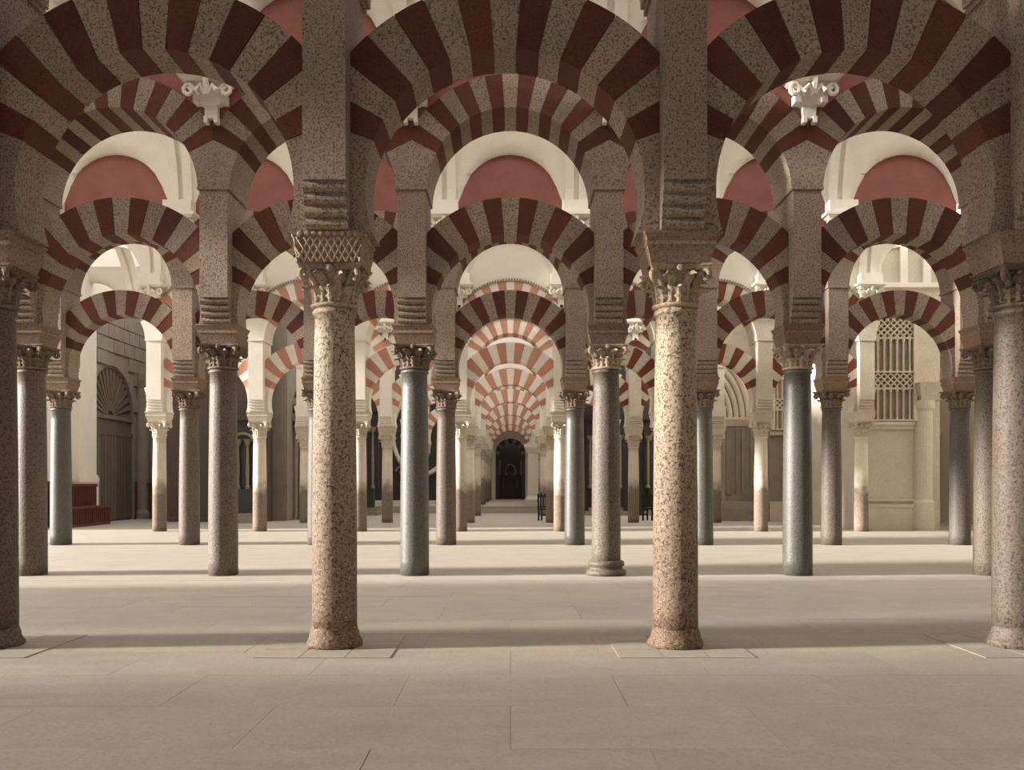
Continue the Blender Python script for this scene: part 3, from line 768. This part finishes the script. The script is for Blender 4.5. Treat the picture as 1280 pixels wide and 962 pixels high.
m = MB(); m.lathe([(0.36, 0), (0.36, 0.9), (0.3, 1.0), (0.3, 3.85), (0.36, 3.95), (0.4, 4.2)], 20, 13.4, BY); m.obj('engaged_shaft', 'palestone', wlat, smooth=False)
MB().frustum(0.7, 0.5, 4.2, 1.0, 0.9, 4.75, 13.55, BY - 0.1).obj('bracket', 'palestone', wlat)
m = MB(); m.box(10.4, 17.2, 36.4, 37, 0, 12); wrr = struct(m.obj('wall_rear_right', 'wallgrey'))
MB().box(10.4, 17.2, 36.3, 36.4, 0, 0.8).obj('plinth', 'palestone', wrr)
MB().box(10.4, 17.2, 36.26, 36.4, 3.45, 3.62).obj('sill', 'palestone', wrr)
lattice_window('window_2', (11.25, 36.2, 3.65), 1.4, 2.6); lattice_window('window_3', (13.1, 36.2, 3.65), 1.4, 2.6)
# panelled pier with a moulded arch
t = thing('panelled_pier', 'big moulded stone pier with sunk panels and a ribbed arch springing from it', 'pier', (9.35, 37.4, 0))
MB().frustum(2.0, 1.6, 0, 2.0, 1.6, 0.25).obj('plinth', 'wallgrey', t); m = MB(); m.frustum(1.8, 1.4, 0.25, 1.7, 1.3, 0.5); m.frustum(1.6, 1.2, 0.5, 1.35, 1.0, 0.8); m.obj('base', 'wallgrey', t)
MB().box(-0.6, 0.6, -0.42, 0.5, 0.8, 3.85).obj('shaft', 'wallgrey', t)
for xx, ww in ((-0.48, 0.08), (-0.12, 0.06), (0.12, 0.06), (0.48, 0.08)): MB().box(xx - ww, xx + ww, -0.48, -0.42, 1.1, 3.7).obj('panel_moulding', 'wallgrey', t)
m = MB(); m.frustum(1.25, 0.95, 3.85, 1.6, 1.25, 4.1); m.frustum(1.7, 1.3, 4.1, 1.7, 1.3, 4.2); m.obj('cap_moulding', 'palestone', t)
for j in range(5):
    rr = 1.25 + 0.24 * j
    MB().tube([(-1.85 + rr * cos(radians(4 * q)), -0.2 - 0.04*j, 4.2 + rr * 1.25 * sin(radians(4 * q))) for q in range(0, 23)], 0.11, 8).obj('arch_rib', 'palestone', t)
MB().box(-0.55, 0.6, 0.05, 0.5, 4.2, 12).obj('wall_strip', 'wallgrey', t)

# ------------------------------------------------------------------ chairs and the fluted pier by the platform
def chair(loc, rz, label):
    t = thing('wooden_chair', label, 'chair', loc, 'black chairs', rz)
    lg = MB().box(-0.03, 0.03, -0.03, 0.03, 0, 0.45).mesh('leg', 'chair')
    for x in (-0.21, 0.21):
        for y in (-0.2, 0.2): put('leg', lg, t, (x, y, 0))
    MB().box(-0.25, 0.25, -0.24, 0.24, 0.45, 0.51).obj('seat', 'chair', t)
    for x in (-0.22, 0.22): MB().box(x - 0.03, x + 0.03, 0.18, 0.24, 0.51, 1.1).obj('back_post', 'chair', t)
    for x in (-0.11, 0, 0.11): MB().box(x - 0.025, x + 0.025, 0.19, 0.23, 0.6, 0.95).obj('back_slat', 'chair', t)
    MB().box(-0.22, 0.22, 0.18, 0.24, 0.54, 0.6).obj('back_rail', 'chair', t)
    MB().prism([(-0.25, 0.95), (0.25, 0.95), (0.25, 1.08), (0.17, 1.0), (0.1, 1.14), (0, 1.02), (-0.1, 1.14), (-0.17, 1.0), (-0.25, 1.08)], 0.18, 0.24).obj('crest', 'chair', t)
    MB().box(-0.2, 0.2, -0.21, -0.17, 0.2, 0.25).obj('stretcher', 'chair', t)
chair((1.42, 37.2, 0), radians(160), 'black wooden chair with a spiky crest beside the altar aisle')
chair((5.55, 37.4, 0), radians(200), 'black wooden chair with a slatted back away from the altar aisle')
t = thing('fluted_pier', 'white fluted pier on a stepped pedestal at the platform edge', 'pier', (1.22, 48.9, PLATFORM_Z))
MB().box(-0.48, 0.48, -0.48, 0.48, 0, 0.32).obj('pedestal', 'palestone', t); MB().frustum(0.8, 0.8, 0.32, 0.62, 0.62, 0.5).obj('base', 'white', t)
MB().box(-0.28, 0.28, -0.28, 0.28, 0.5, 2.8).obj('shaft', 'white', t)
for xx in (-0.2, -0.07, 0.07, 0.2): MB().box(xx - 0.03, xx + 0.03, -0.31, -0.28, 0.6, 2.7).obj('fillet', 'white', t)
m = MB(); m.frustum(0.62, 0.62, 2.8, 0.9, 0.9, 3.1); m.box(-0.47, 0.47, -0.47, 0.47, 3.1, 3.3); m.obj('cap', 'white', t)
